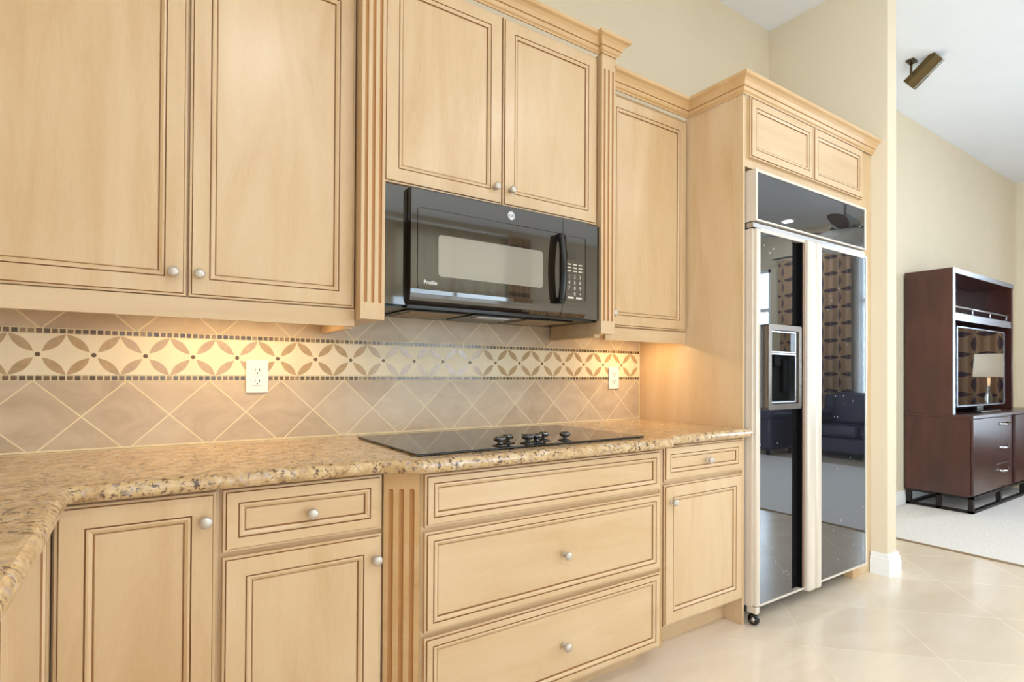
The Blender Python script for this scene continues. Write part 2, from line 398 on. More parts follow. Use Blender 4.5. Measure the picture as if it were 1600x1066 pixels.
CROWN = [(0, 0), (.004, 0), (.006, .006), (.014, .012), (.018, .022), (.018, .027), (.016, .0275), (.016, .0295), (.022, .030), (.024, .036), (.030, .046), (.040, .056), (.052, .062), (.054, .064), (.054, .078), (0, .078)]
CROWN_M = [0]*16; CROWN_M[5] = 1; CROWN_M[6] = 1; CROWN_M[0] = 1
def crown(name, path, z, label, sc=1.0):
    o = MB().sweep([(a*sc+.0006, b*sc) for a, b in CROWN], path, z, mis=CROWN_M).build(name, [maple_warm_lit, glaze], None, at=(path[0][0], path[0][1], z))
    return tag(o, label, 'crown moulding', 'crown moulding on the cabinets')

# ------------------------------------------------------------------ setting
def struct(name, mb, m): return mb.build(name, m, None, 'structure')
struct('floor', MB().box((XL-.15, YF-.15, -.10), (XR+.15, YB+.15, 0)), floor_m)
struct('ceiling', MB().box((XL-.15, YF-.15, ZC), (XR+.15, YB+.15, ZC+.1)), ceil_m)
struct('wall_back', MB().box((XL-.15, YB, 0), (XR+.15, YB+.15, ZC)), paint)
struct('wall_stub', MB().box((1.285, -.7235, 0), (1.403, YB-.001, ZC)), paint)
def wall_with_holes(mb, axis, lo, hi, depth0, depth1, holes):
    edges = sorted({lo, hi} | {h[0] for h in holes} | {h[1] for h in holes})
    for a, b in zip(edges[:-1], edges[1:]):
        spans = [(0, ZC)]
        for h in holes:
            if h[0] <= a+1e-6 and h[1] >= b-1e-6: spans = [(0, h[2]), (h[3], ZC)]
        for z0, z1 in spans:
            if axis == 'y': mb.box((a, depth0, z0), (b, depth1, z1))
            else: mb.box((depth0, a, z0), (depth1, b, z1))
    return mb
struct('wall_front', wall_with_holes(MB(), 'y', XL-.15, XR+.15, YF-.12, YF, [WIN_F, WIN_F_FILL]), paint)
struct('wall_right', wall_with_holes(MB(), 'x', YF, YB, XR, XR+.12, [WIN_R, WIN_R2]), paint)
struct('wall_left', wall_with_holes(MB(), 'x', YF, YB, XL-.12, XL, [WIN_L_FILL]), paint)
def window(name, axis, w, bars, tr):
    a0, a1, z0, z1 = w; fwid = .055; X0_ = XR+.09 if axis == 'x' else XL-.01
    def bx(mb, p0, p1, q0, q1, t0, t1):
        if axis == 'y': mb.box((p0, YF-.09+t0, q0), (p1, YF-.09+t1, q1))
        else: mb.box((X0_-t1, p0, q0), (X0_-t0, p1, q1))
    fr = MB()
    bx(fr, a0, a1, z0, z0+fwid, 0, .08); bx(fr, a0, a1, z1-fwid, z1, 0, .08)
    bx(fr, a0, a0+fwid, z0, z1, 0, .08); bx(fr, a1-fwid, a1, z0, z1, 0, .08)
    for k in range(1, bars): c = a0+(a1-a0)*k/bars; bx(fr, c-.025, c+.025, z0, z1, .005, .07)
    for q in tr: bx(fr, a0, a1, q-.03, q+.03, .005, .07)
    f = fr.build(name, white_trim, None, 'structure')
    gl = MB(); bx(gl, a0+.03, a1-.03, z0+.03, z1-.03, .03, .036); p = gl.build('pane', window_glass, f)
    return f
window('window_1', 'y', WIN_F, 2, [2.45]); window('fill_window_2', 'y', WIN_F_FILL, 2, [])
window('window_3', 'x', WIN_R, 2, [2.3]); window('window_4', 'x', WIN_R2, 2, [2.3]); window('fill_window_5', 'l', WIN_L_FILL, 3, [])
BASEB = [(0, 0), (.020, 0), (.020, .070), (.017, .078), (.017, .092), (.012, .100), (.010, .118), (.006, .124), (0, .124)]
struct('baseboard_right', MB().sweep(BASEB, [(1.2848, -.640), (1.2848, -.7237), (1.4032, -.7237), (1.4032, .0)]), white_trim)
struct('baseboard_back', MB().sweep(BASEB, [(1.425, .0115), (6.655, .0115)]), white_trim)

# ------------------------------------------------------------------ backsplash
bs = thing('tile_backsplash', (-1.5, .004, .914), 'beige diamond tile backsplash with a flower inlay band above the granite counter', 'backsplash')
XB0 = XL+.002
MB().box((XB0, 0, .9155), (-.0015, .011, 1.1305)).build('diamond_tile_field', tile_low, bs)
MB().box((XB0, 0, 1.2935), (-.0015, .011, 1.440)).build('diamond_tile_field', tile_up, bs)
for zc_, rows in ((1.1400, 0), (1.2842, 1)):
    mb = MB().box((XB0, .0022, zc_-.0093), (-.0015, .011, zc_+.0093), 4); p = .01863; n = int((-.003-XB0)/p)
    for k in range(n):
        x1 = -.0035-k*p; s = .0078
        xc = x1-s; c = random.choice([0, 0, 1, 1, 2, 3])
        mb.box((xc-s+.0008, 0.0006, zc_-.0068), (xc+s-.0008, .0025, zc_+.0068), c)
    o = mb.build('mosaic_strip', mos+[grout_m], bs); o['label'] = 'strip of small brown mosaic squares'
# flower band
SP, XF, ZF = .1357, -.007, 1.2121
mb = MB().box((XB0, .0003, 1.1496), (-.0015, .011, 1.2746), 0)
def lens(mb, p, q, wid, y, mi):
    p = Vector(p); q = Vector(q); d = q-p; L = d.length; d /= L; nrm = Vector((-d.y, d.x)); n = 10; a = []; b_ = []
    for k in range(n+1):
        s = k/n; c = p+d*(L*s); hw = wid*(1-(2*s-1)**2)
        a.append(c+nrm*hw); b_.append(c-nrm*hw)
    pts = a+b_[-2:0:-1]; vs = [(x_.x, y, x_.y) for x_ in pts]
    mb.add(vs, [tuple(range(len(vs)))], mi)
HB = .0625
for k in range(24):
    xc = XF-SP*k
    for sx in (-1, 1):
        for sz in (-1, 1):
            x1 = xc+sx*SP/2
            if x1 > -.0015 or x1 < XB0: continue
            lens(mb, (xc+sx*.010, ZF+sz*.0092), (x1-sx*.001, ZF+sz*(HB-.0005)), .0128, -.0002, 1)
    if XB0+.012 < xc < -.010: mb.lathe((xc, .0002, ZF), (0, -1, 0), [(.0088, 0), (.0088, .0005)], 16, 2, False); mb.lathe((xc, .0002, ZF), (0, -1, 0), [(.0068, .0004), (.0068, .0009)], 16, 3, False)
    if k % 2 == 0 and xc+SP/2 < -.0015: mb.box((xc+SP/2-.0008, -.0001, 1.1496), (xc+SP/2+.0008, .001, 1.2746), 2)
o = mb.build('flower_band', [cream, petal, grout_m, pearl_dot], bs); o['label'] = 'cream tile band inlaid with tan petal flowers and brown dots'
MB().box((XB0, -.0030, .9145), (-.0030, .001, .9195)).box((-.0035, -.0035, .9145), (-.0012, 0, 1.36)).build('grout_line', grout_m, bs)

def outlet(xc, zc_, label):
    r = thing('wall_outlet', (xc, -.001, zc_), label, 'outlet', 'white outlets in the backsplash')
    MB().rbox((xc-.0375, -.0070, zc_-.060), (xc+.0375, -.0012, zc_+.060), .003).build('cover_plate', white_plastic, r)
    for s in (-1, 1):
        c = zc_+s*.0195; so = MB().rbox((xc-.0165, -.0092, c-.0140), (xc+.0165, -.0071, c+.0140), .001, 0)
        so.box((xc-.0085, -.00935, c-.001), (xc-.0060, -.0091, c+.009), 1).box((xc+.0060, -.00935, c-.001), (xc+.0085, -.0091, c+.008), 1)
        so.lathe((xc, -.0091, c-.008), (0, -1, 0), [(.0028, 0), (.0028, .0003)], 10, 1)
        so.build('socket', [white_plastic, black_matte], r)
    MB().lathe((xc, -.0071, zc_), (0, -1, 0), [(.003, 0), (.0028, .0008)], 10).build('screw', white_plastic, r)
outlet(-1.977, 1.147, 'white double outlet on the flower band under the left upper cabinet')
outlet(-.204, 1.143, 'white double outlet on the flower band beside the tall refrigerator panel')

# ------------------------------------------------------------------ base cabinets
BY, TH = -.628, .020           # base carcass face; fronts protrude .020 -> -.648
GRP_B = 'maple base cabinets under the granite counter'
def carcass(name, parent, x0, x1, y0, z0, z1, toe=.06, kick=.12):
    mb = MB().box((x0, y0, z0), (x1, -.002, z1)); mb.build(name, maple, parent)
    MB().box((x0, y0+.086, .0005), (x1, -.004, z0-.0005)).build('toe_kick', maple_h, parent)
ZT = .873
c = thing('base_cabinet', (-2.32, -.33, 0), 'narrow maple corner base cabinet with one tall door, knob at its upper right', 'cabinet', GRP_B)
carcass('carcass', c, -2.4805, -2.160, BY, .115, ZT)
front(c, 'door', -2.4765, -2.167, .125, .867, BY, (-2.192, .799))
c = thing('base_cabinet', (-1.95, -.33, 0), 'maple base cabinet with a drawer over a door, left of the cooktop drawers', 'cabinet', GRP_B)
carcass('carcass', c, -2.1595, -1.7405, BY, .115, ZT)
front(c, 'drawer', -2.153, -1.744, .712, .868, BY, (-1.943, .786), maple_h, fw=.034)
front(c, 'door', -2.153, -1.744, .125, .700, BY, (-1.765, .630))
BK = -.690
c = thing('base_cabinet', (-1.14, -.35, 0), 'wide maple bank of three drawers under the cooktop with fluted corner pilasters', 'cabinet', GRP_B)
MB().add([(x_, y_, z_) for z_ in (.088, ZT) for x_, y_ in ((-1.7395, -.002), (-.5455, -.002), (-.5455, -.620), (-.6290, BK), (-1.6430, BK), (-1.7395, -.620))],
         [(0, 1, 2, 3, 4, 5), (6, 7, 8, 9, 10, 11)]+[(k, (k+1) % 6, 6+(k+1) % 6, 6+k) for k in range(6)]).build('carcass', maple, c)
MB().add([(x_, y_, z_) for z_ in (.0005, .0875) for x_, y_ in ((-1.7, -.004), (-.56, -.004), (-.56, -.54), (-.66, -.60), (-1.61, -.60), (-1.7, -.54))],
         [(0, 1, 2, 3, 4, 5), (6, 7, 8, 9, 10, 11)]+[(k, (k+1) % 6, 6+(k+1) % 6, 6+k) for k in range(6)]).build('toe_kick', maple_h, c)
for z0, z1, kz in ((.711, .866, None), (.404, .697, .545), (.100, .390, .236)):
    front(c, 'drawer', -1.637, -.634, z0, z1, BK, (-1.120, kz) if kz else None, maple_h, fw=.026)
def ang_pil(xa, ya, xb, yb):
    U = Vector((xb-xa, yb-ya, 0)); w = U.length; U.normalize(); N = Vector((U.y, -U.x, 0))
    fluted(MB(), Vector((xa, ya, 0))+N*.0145, U, N, w, .0885, ZT-.0005, .12, .825, thick=.014).build('fluted_pilaster', [maple_warm_lit, glaze_soft], c)
ang_pil(-1.7290, -.6290, -1.6455, BK); ang_pil(-.6265, BK, -.5555, -.6290)
c = thing('base_cabinet', (-.27, -.33, 0), 'maple base cabinet with a small drawer over a door, beside the refrigerator panel', 'cabinet', GRP_B)
carcass('carcass', c, -.5445, -.0025, BY, .118, ZT)
front(c, 'drawer', -.541, -.0035, .720, .866, BY, (-.268, .790), maple_h, fw=.034)
front(c, 'door', -.541, -.0035, .127, .706, BY, (-.499, .635))
c = thing('base_cabinet', (-2.8, -1.2, 0), 'maple base cabinet along the left leg of the counter, facing the refrigerator', 'cabinet', GRP_B)
XLF = -2.501
MB().box((XL+.003, -1.80, .115), (XLF, -.630, ZT)).build('carcass', maple, c)
MB().box((XL+.003, -1.78, .0005), (XLF-.08, -.632, .1145)).build('toe_kick', maple_h, c)
for ya, yb in ((-1.148, -.652), (-1.790, -1.155)):
    panel_front((XLF, ya, .125), (0, 1, 0), (1, 0, 0), yb-ya, .742).build('door', [maple, glaze], c, at=(XLF, ya, .125))
MB().box((-2.500, -.647, .115), (-2.482, -.6285, ZT)).build('corner_filler', maple, c)

# countertop with bullnose front
def offset_poly(pts, flags, d):
    n = len(pts); out = []
    L = []
    for i in range(n):
        p, q = Vector(pts[i]), Vector(pts[(i+1) % n]); e = (q-p).normalized(); nin = Vector((-e.y, e.x))
        L.append((p+nin*(d if flags[i] else 0), e))
    for i in range(n):
        (p, e), (q, g) = L[i-1], L[i]; den = e.x*g.y-e.y*g.x
        tt = ((q.x-p.x)*g.y-(q.y-p.y)*g.x)/den; out.append(p+e*tt)
    return out
NOSE = -.684
top = [(XL+.002, -.0005), (XL+.002, -1.83), (-2.445, -1.83), (-2.445, NOSE), (-1.765, NOSE), (-1.664, -.752), (-.612, -.752), (-.520, NOSE), (.014, NOSE), (.014, -.6415), (-.0012, -.6415), (-.0012, -.0005)]
flg = [0, 1, 1, 1, 1, 1, 1, 1, 1, 0, 0, 0]
R = .0195; rings = []
for k in range(9):
    th = -PI/2+PI*k/8; rings.append((R*(1-math.cos(th)), .8945+R*math.sin(th)))
mb = MB(); vs = []
for d_, z_ in rings:
    vs += [(p.x, p.y, z_) for p in offset_poly(top, flg, d_)]
n = len(top); fs = [tuple(range(n))[::-1], tuple(8*n+k for k in range(n))]
for j in range(8):
    for k in range(n): k2 = (k+1) % n; fs.append((j*n+k, j*n+k2, (j+1)*n+k2, (j+1)*n+k))
mb.add(vs, fs, 0)
o = mb.build('granite_countertop', granite, None, at=(-1.2, -.35, .875))
tag(o, 'speckled gold granite countertop with bullnose edge on the base cabinets', 'countertop')

# ------------------------------------------------------------------ upper cabinets
GRP_U = 'maple upper cabinets on the back wall'
UY = -.305
c = thing('upper_cabinet', (-2.3, -.15, 1.32), 'tall maple upper cabinet with two doors, left of the microwave', 'cabinet', GRP_U)
MB().box((-2.80, UY, 1.3785), (-1.7245, .0105-.012, 2.470)).build('carcass', maple, c)
front(c, 'door', -2.712, -2.2185, 1.381, 2.462, UY, (-2.252, 1.446))
front(c, 'door', -2.2125, -1.7265, 1.381, 2.462, UY, (-2.187, 1.446))
MB().box((-2.80, -.319, 1.319), (-1.7245, -.300, 1.378)).box((-1.752, -.2995, 1.312), (-1.7245, -.012, 1.378)).build('light_rail', maple_h, c)
crown('crown_moulding', [(-2.80, -.326), (-1.7235, -.326)], 2.470, 'crown moulding along the top of the left upper cabinet')

c = thing('microwave_cabinet', (-1.14, -.18, 1.34), 'taller maple upper cabinet with two doors and fluted pilasters, over the microwave', 'cabinet', GRP_U)
CY = -.333
MB().box((-1.638, CY, 1.8215), (-.6445, -.0015, 2.584)).build('carcass', maple, c)
front(c, 'door', -1.636, -1.1515, 1.826, 2.574, CY, (-1.186, 1.889))
front(c, 'door', -1.1465, -.648, 1.826, 2.574, CY, (-1.113, 1.889))
for xa, xb in ((-1.7222, -1.6390), (-.6432, -.5620)):
    fluted(MB(), (xa, -.375, 0), (1, 0, 0), (0, -1, 0), xb-xa, 1.342, 2.584, 1.398, 2.522, thick=.360 if xa < -1 else .360).build('fluted_pilaster', [maple_warm_lit if 0 else maple, glaze_soft], c)
MB().box((-.6425, -.330, 1.327), (-.610, -.012, 1.3415)).build('light_rail', maple_h, c)
crown('crown_moulding', [(-1.7222, -.006), (-1.7222, -.3755), (-1.6385, -.3755), (-1.6385, -.354), (-.6435, -.354), (-.6435, -.3755), (-.5615, -.3755), (-.5615, -.006)], 2.5845,
      'stepped crown moulding above the microwave cabinet and its fluted pilasters', .92)

c = thing('upper_cabinet', (-.28, -.15, 1.32), 'maple upper cabinet with a single door, between the microwave and refrigerator panel', 'cabinet', GRP_U)
MB().box((-.5610, UY, 1.3785), (-.0015, -.0015, 2.4780)).build('carcass', maple, c)
front(c, 'door', -.558, -.0045, 1.384, 2.458, UY, (-.529, 1.443))
MB().box((-.5610, -.316, 1.320), (-.0015, -.298, 1.378)).build('light_rail', maple_h, c)

c = thing('refrigerator_cabinet', (.63, -.3, 0), 'tall maple refrigerator enclosure with a plain side panel and two short upper doors', 'cabinet', GRP_U)
MB().box((0, -.6395, .0005), (.0175, -.001, 2.478)).build('side_panel', maple, c)
MB().box((.0180, -.6350, 2.1450), (1.2835, -.0015, 2.478)).build('carcass', maple, c)
MB().box((1.136, -.6350, .0005), (1.2835, -.605, 2.1445)).build('filler_strip', maple, c)
front(c, 'door', .043, .600, 2.188, 2.470, -.6352, None, maple_h, fw=.040)
front(c, 'door', .606, 1.150, 2.188, 2.470, -.6352, None, maple_h, fw=.040)
crown('crown_moulding', [(-.5605, -.326), (-.0005, -.326), (-.0005, -.6405), (1.2840, -.6405)], 2.4785, 'crown moulding running from the single-door cabinet around the refrigerator enclosure')

# under-cabinet lights
def under_light(xa, xb, y, label, gain=1):
    r = thing('under_cabinet_light', ((xa+xb)/2, y, 1.3770), label, 'light', 'lights under the upper cabinets')
    MB().rbox((xa, y-.03, 1.362), (xb, y+.03, 1.3775), .003).build('housing', white_plastic, r)
    MB().box((xa+.02, y-.02, 1.3595), (xb-.02, y+.02, 1.3618)).build('diffuser', tube_glow, r)
    area('under_cabinet_glow', ((xa+xb)/2, y, 1.357), (0, 0, 0), xb-xa-.06, .04, UNDER_W*gain*max(1, (xb-xa)/.36), (1, .70, .34))
under_light(-2.34, -1.80, -.19, 'slim light bar under the left upper cabinet', .9)
under_light(-.33, -.09, -.19, 'slim light bar under the single-door upper cabinet', 1.25)

# ------------------------------------------------------------------ microwave
m = thing('microwave', (-1.15, -.2, 1.395), 'black over-the-range microwave with a bowed handle under the centre cabinet', 'microwave')
MX0, MX1, MZ0, MZ1, MY = -1.553, -.744, 1.401, 1.812, -.395
MB().box((MX0, -.365, 1.392), (MX1, -.012, MZ1)).build('housing', black, m)
# fillers at both sides
MB().box((-1.6385, -.361, 1.401), (MX0-.001, -.345, 1.815)).build('filler_panel', mw_gloss, m)
MB().box((MX1+.001, -.361, 1.401), (-.6438, -.345, 1.815)).build('filler_panel', mw_gloss, m)
for xa, xb in ((-1.6385, MX0-.001), (MX1+.001, -.6438)): MB().box((xa, -.344, 1.3925), (xb, -.012, 1.400)).build('filler_base', black, m)
# door: glossy front with rolled lower edge, a raised inner outline, window pane
XS = -.878     # seam
def rolled(x0, x1):
    mb = MB(); prof = [(-.366, MZ0)]
    for k in range(7):
        th = k/6*PI/2; prof.append((MY+.030-.030*math.sin(th), MZ0+.055-.055*math.cos(th)))
    prof += [(MY, MZ1-.006), (MY+.004, MZ1), (-.366, MZ1)]
    vs = [(x, y, z) for x in (x0, x1) for y, z in prof]; n = len(prof)
    fs = [(k, (k+1) % n, n+(k+1) % n, n+k) for k in range(n)]
    mb.add(vs, fs, 0, False); mb.add([vs[k] for k in range(n)], [tuple(range(n))]); mb.add([vs[n+k] for k in range(n)], [tuple(range(n))]); return mb
dr = rolled(MX0, XS-.0012).build('door', mw_gloss, m)
def ring(mb, x0, x1, z0, z1, t, y0, y1, mi=0, r=.012, n=5):
    def rr(x0, x1, z0, z1, r):
        out = []
        for cx, cz, a0 in ((x1-r, z1-r, 0), (x0+r, z1-r, 90), (x0+r, z0+r, 180), (x1-r, z0+r, 270)):
            for k in range(n): a = math.radians(a0+90*k/(n-1)); out.append((cx+r*math.cos(a), cz+r*math.sin(a)))
        return out
    A = rr(x0, x1, z0, z1, r); B = rr(x0+t, x1-t, z0+t, z1-t, max(.001, r-t)); N = len(A)
    vs = [(a, y0, b) for a, b in A]+[(a, y1, b) for a, b in A]+[(a, y1, b) for a, b in B]+[(a, y0, b) for a, b in B]; fs = []
    for k in range(N):
        k2 = (k+1) % N
        for q in range(3): fs.append((q*N+k, q*N+k2, (q+1)*N+k2, (q+1)*N+k))
        fs.append((3*N+k, 3*N+k2, k2, k))
    return mb.add(vs, fs, mi)
ring(MB(), -1.528, -.890, 1.456, 1.746, .003, MY-.0004, MY-.0030).build('door_outline', mw_gloss, dr)
mb = MB(); pr_ = []
for cx_, cz_, a0_ in ((-.994, 1.645, 0), (-1.436, 1.645, 90), (-1.436, 1.520, 180), (-.994, 1.520, 270)):
    for q_ in range(6): a = math.radians(a0_+18*q_); pr_.append((cx_+.012*math.cos(a), cz_+.012*math.sin(a)))
n = len(pr_); mb.add([(a, MY-.0014, b) for a, b in pr_]+[(a, MY-.0001, b) for a, b in pr_], [tuple(range(n)), tuple(range(n, 2*n))]+[(q_, (q_+1) % n, n+(q_+1) % n, n+q_) for q_ in range(n)])
o = mb.build('door_window', mw_window, dr); o['label'] = 'grey perforated window of the microwave door'
# handle (bowed bar)
mb = MB(); n = 14; vs = []
for k in range(n+1):
    s_ = k/n; z = 1.450+.285*s_; bow = math.sin(PI*s_)
    yb = MY-.034-.016*bow; xh = -.905
    vs += [(xh-.012, yb, z), (xh+.012, yb, z), (xh+.014, yb+.016, z), (xh-.014, yb+.016, z)]
fs = [(0, 1, 2, 3), (4*n, 4*n+3, 4*n+2, 4*n+1)]
for j in range(n):
    for k in range(4): k2 = (k+1) % 4; fs.append((4*j+k, 4*(j+1)+k, 4*(j+1)+k2, 4*j+k2))
mb.add(vs, fs, 0, True)
for z in (1.450, 1.709): mb.rbox((-.918, MY-.036, z), (-.892, MY-.0005, z+.026), .004)
mb.build('handle', black, dr)
text_mesh('lettering', 'Profile', .020, white_plastic, dr, (-1.478, MY-.0006, 1.482), FACE_Y)
# control panel
cp = rolled(XS+.0012, MX1).build('control_panel', mw_gloss, m)
ring(MB(), -.862, -.752, 1.468, 1.742, .0025, MY-.0004, MY-.0022, r=.01).build('panel_outline', mw_gloss, cp)
MB().box((-.853, MY-.0012, 1.642), (-.806, MY-.0003, 1.676)).build('display', screen_glass, cp)
keys = [['1', '2', '3'], ['4', '5', '6'], ['7', '8', '9'], ['-', '0', '+']]
key_white = plain('key_print', srgb(214, 206, 190), .5)
for r_i, row in enumerate(keys):
    for c_i, ch in enumerate(row):
        text_mesh('key', ch, .021, key_white, cp, (-.843+c_i*.030, MY-.0008, 1.570-r_i*.024), FACE_Y)
for r_i in range(3):
    for c_i in range(3):
        zz = 1.622-r_i*.014; xx = -.843+c_i*.030
        MB().rbox((xx-.010, MY-.0014, zz-.0025), (xx+.010, MY-.0003, zz+.0025), .0005, 0, 1).build('key', key_white, cp)
for c_i in range(2):
    xx = -.835+c_i*.045; MB().rbox((xx-.016, MY-.0014, 1.478), (xx+.016, MY-.0003, 1.486), .0005, 0, 1).build('key', key_white, cp)
# badge
bd = MB().lathe((-1.136, MY-.0002, 1.776), (0, -1, 0), [(.0165, 0), (.0165, .0015), (.0155, .002)], 28).build('badge', white_plastic, m)
bd['label'] = 'round white badge with a script monogram'
text_mesh('lettering', 'GE', .016, black, bd, (-1.136, MY-.0025, 1.7755), Matrix.Rotation(PI/2, 4, 'X') @ Matrix.Shear('XZ', 4, (0, 0)) if False else FACE_Y)
ring(MB(), -1.1495, -1.1225, 1.7625, 1.7895, .0012, MY-.0022, MY-.0028, r=.0134).build('badge_ring', black, bd)
# underside: filters, lamp lens, vent slot
for xa, xb in ((-1.535, -1.285), (-1.010, -.765)):
    ft = MB().rbox((xa, -.330, 1.3865), (xb, -.10, 1.3915), .002, 0, 1).build('grease_filter', black, m)
    MB().box((xa+.022, -.310, 1.3845), (xb-.022, -.12, 1.3863)).build('filter_mesh', mesh_grey, ft)
MB().rbox((-1.265, -.330, 1.3855), (-1.030, -.10, 1.3915), .002, 0, 1).build('vent_cover', black, m)
MB().box((-1.225, -.290, 1.3835), (-1.070, -.235, 1.3853)).build('lamp_lens', steel, m)

# ------------------------------------------------------------------ cooktop
k = thing('cooktop', (-1.16, -.40, .915), 'black glass electric cooktop with black knobs, set into the granite counter', 'cooktop')
CX0, CX1, CY0, CY1 = -1.645, -.688, -.672, -.118
MB().rbox((CX0, CY0, .9150), (CX1, CY1, .9215), .0028, 0, 2, False).build('glass_top', cook_glass, k)
MB().box((CX0+.02, CY0+.02, .9142), (CX1-.02, CY1-.02, .9149)).build('trim_frame', dark_iron, k)
KN = [(-1.330, -.625), (-1.268, -.580), (-1.214, -.622), (-1.172, -.615), (-1.112, -.578), (-1.046, -.620)]
for i, (kx, ky) in enumerate(KN):
    kb = MB().lathe((kx, ky, .9217), (0, 0, 1), [(.0255, 0), (.0255, .002), (.019, .004), (.0085, .006), (.0080, .012), (.0175, .015), (.0215, .020), (.0205, .0265), (.013, .0300), (.002, .0310)], 20)
    a = (.5, .9, -.7, .4, .8, .2)[i]; ca, sa = math.cos(a), math.sin(a)
    bar = MB().rbox((-.021, -.0045, .9385), (.021, .0045, .9530), .003)
    for v in bar.v: v.x, v.y = kx+v.x*ca-v.y*sa, ky+v.x*sa+v.y*ca
    kb.add(bar.v, bar.f, 0, True)
    kb.build('knob', plain_glass, k, at=(kx, ky, .9217))

# ------------------------------------------------------------------ refrigerator
fr = thing('refrigerator', (.62, -.33, 0), 'built-in side-by-side refrigerator with black glass doors and almond trim', 'refrigerator')
FY = -.690; GY = -.6865
MB().box((.0260, -.628, .060), (1.130, -.012, 2.116)).build('housing', black_matte, fr)
MB().box((.030, -.560, .0006), (1.12, -.10, .059)).build('toe_grille', black_matte, fr)
# top grille panel
gp = MB(); gp.box((.026, FY, 1.879), (.040, -.629, 2.119)).box((.040, FY, 2.106), (1.102, -.629, 2.119)).box((1.088, FY, 1.879), (1.102, -.629, 2.106)).box((.040, FY, 1.879), (1.088, -.629, 1.887))
g_ = gp.build('grille_panel', almond, fr)
MB().box((.0405, GY, 1.8875), (1.0875, -.630, 2.1055)).build('glass_insert', plain_glass, g_)
MB().box((.026, -.676, 1.851), (1.112, -.629, 1.873)).build('vent_bar', steel, fr)
# freezer door (left)
fd = MB()
fd.box((.0255, -.672, .088), (.034, -.629, 1.845)).rbox((.034, -.694, .088), (.064, -.629, 1.845), .010, 0, 3)
fd.box((.064, FY, 1.830), (.447, -.629, 1.845)).box((.064, FY, .088), (.447, -.629, .098))
d1 = fd.build('freezer_door', almond, fr)
MB().box((.0645, GY, .0985), (.3410, -.630, 1.8295)).build('glass_insert', fridge_glass, d1)
hs = MB().box((.3415, -.668, .0985), (.423, -.6295, 1.8295), 0).box((.3415, -.6875, .0985), (.3440, -.6685, 1.8295), 0).box((.4235, -.689, .0985), (.4295, -.6295, 1.8295), 0).box((.4300, -.690, .0985), (.447, -.6295, 1.8295), 1)
o = hs.build('handle_recess', [recess_black, pinkish], d1); o['label'] = 'full-height black finger recess'
MB().rbox((.449, -.714, .077), (.519, -.629, 1.845), .014, 0, 3).build('handle_bar', almond, d1)
# dispenser
dp = MB(); ring(dp, .078, .362, 1.000, 1.400, .026, GY-.0005, -.722, r=.012)
D = dp.build('dispenser', plain('dispenser_bronze', srgb(108, 97, 86), .25, .7, mottled=.02), d1)
MB().box((.106, -.708, 1.272), (.308, GY-.0006, 1.364)).build('control_panel', plain_glass, D)
ring(MB(), .100, .314, 1.268, 1.370, .006, GY-.0006, -.719, r=.003).build('panel_frame', steel, D)
ring(MB(), .100, .314, 1.032, 1.265, .006, GY-.0006, -.719, r=.003).build('cavity_frame', steel, D)
MB().box((.1065, GY-.0016, 1.0385), (.3075, GY-.0006, 1.2585)).build('cavity', recess_black, D)
MB().rbox((.150, -.708, 1.205), (.205, GY-.002, 1.255), .004).build('lever', recess_black, D)
MB().rbox((.235, -.702, 1.08), (.272, GY-.002, 1.235), .01).build('paddle', recess_black, D)
MB().box((.316, -.716, 1.030), (.335, GY-.0006, 1.372)).build('side_plate', plain('dispenser_side', srgb(92, 80, 70), .2, .8, mottled=.02), D)
# refrigerator door (right)
rd = MB(); rd.box((.577, FY, 1.830), (1.117, -.629, 1.845)).box((.577, FY, .088), (1.117, -.629, .098)).box((1.102, FY, .098), (1.117, -.629, 1.830))
d2 = rd.build('refrigerator_door', almond, fr)
MB().rbox((.529, -.714, .077), (.577, -.629, 1.845), .014, 0, 3).build('handle_bar', almond, d2)
MB().box((.5775, GY, .0985), (1.1015, -.630, 1.8295)).build('glass_insert', fridge_glass, d2)
# caster and wood block
ca = MB().lathe((.050, -.668, .027), (1, 0, 0), [(.008, -.011), (.024, -.011), (.0265, -.006), (.0265, .006), (.024, .011), (.008, .011)], 20, 0)
ca.lathe((.050, -.668, .027), (1, 0, 0), [(.012, -.0125), (.012, .0125)], 14, 1)
ca.build('caster_wheel', [black, chrome], fr)
MB().rbox((.034, -.690, .056), (.064, -.640, .087), .004).build('caster_bracket', almond, fr)
MB().rbox((1.062, -.640, .0008), (1.132, -.585, .0585), .002, 0, 1, False).build('wood_block', maple_warm_lit, fr)

# ------------------------------------------------------------------ ceiling speaker
s = thing('ceiling_speaker', (2.514, -.397, ZC), 'small bronze satellite speaker hanging from the ceiling above the media cabinet', 'speaker')
bronze = plain('bronze', srgb(70, 56, 30), .35, .4, mottled=.02)
MB().rbox((2.470, -.425, ZC-.016), (2.545, -.370, ZC-.0006), .004).build('mount_plate', bronze, s)
MB().tube([(2.507, -.395, ZC-.016), (2.507, -.393, ZC-.095), (2.520, -.402, ZC-.105), (2.550, -.425, ZC-.092)], .0085, 8).build('arm', bronze, s)
rv = Vector((.8309, -.5564, 0)); fv = Vector((.5564, .8309, 0)); zv = Vector((0, 0, 1))
cc = Vector((2.5766, -.4615, 3.462)); ax = (rv*.6+zv*.8-fv*.9)*.088; wd = (rv*.99-zv*.13+fv*.55)*.052
nn = ax.cross(wd).normalized(); nn = nn if nn.dot(fv) < 0 else -nn
mb = MB(); n = 10; vs = []
for e_ in (-1, 1):
    for k in range(n+1):
        q = -1+2*k/n; vs.append(cc+ax*e_+wd*q+nn*(.028*(1-q*q)))
    vs += [cc+ax*e_+wd-nn*.045, cc+ax*e_-wd-nn*.045]
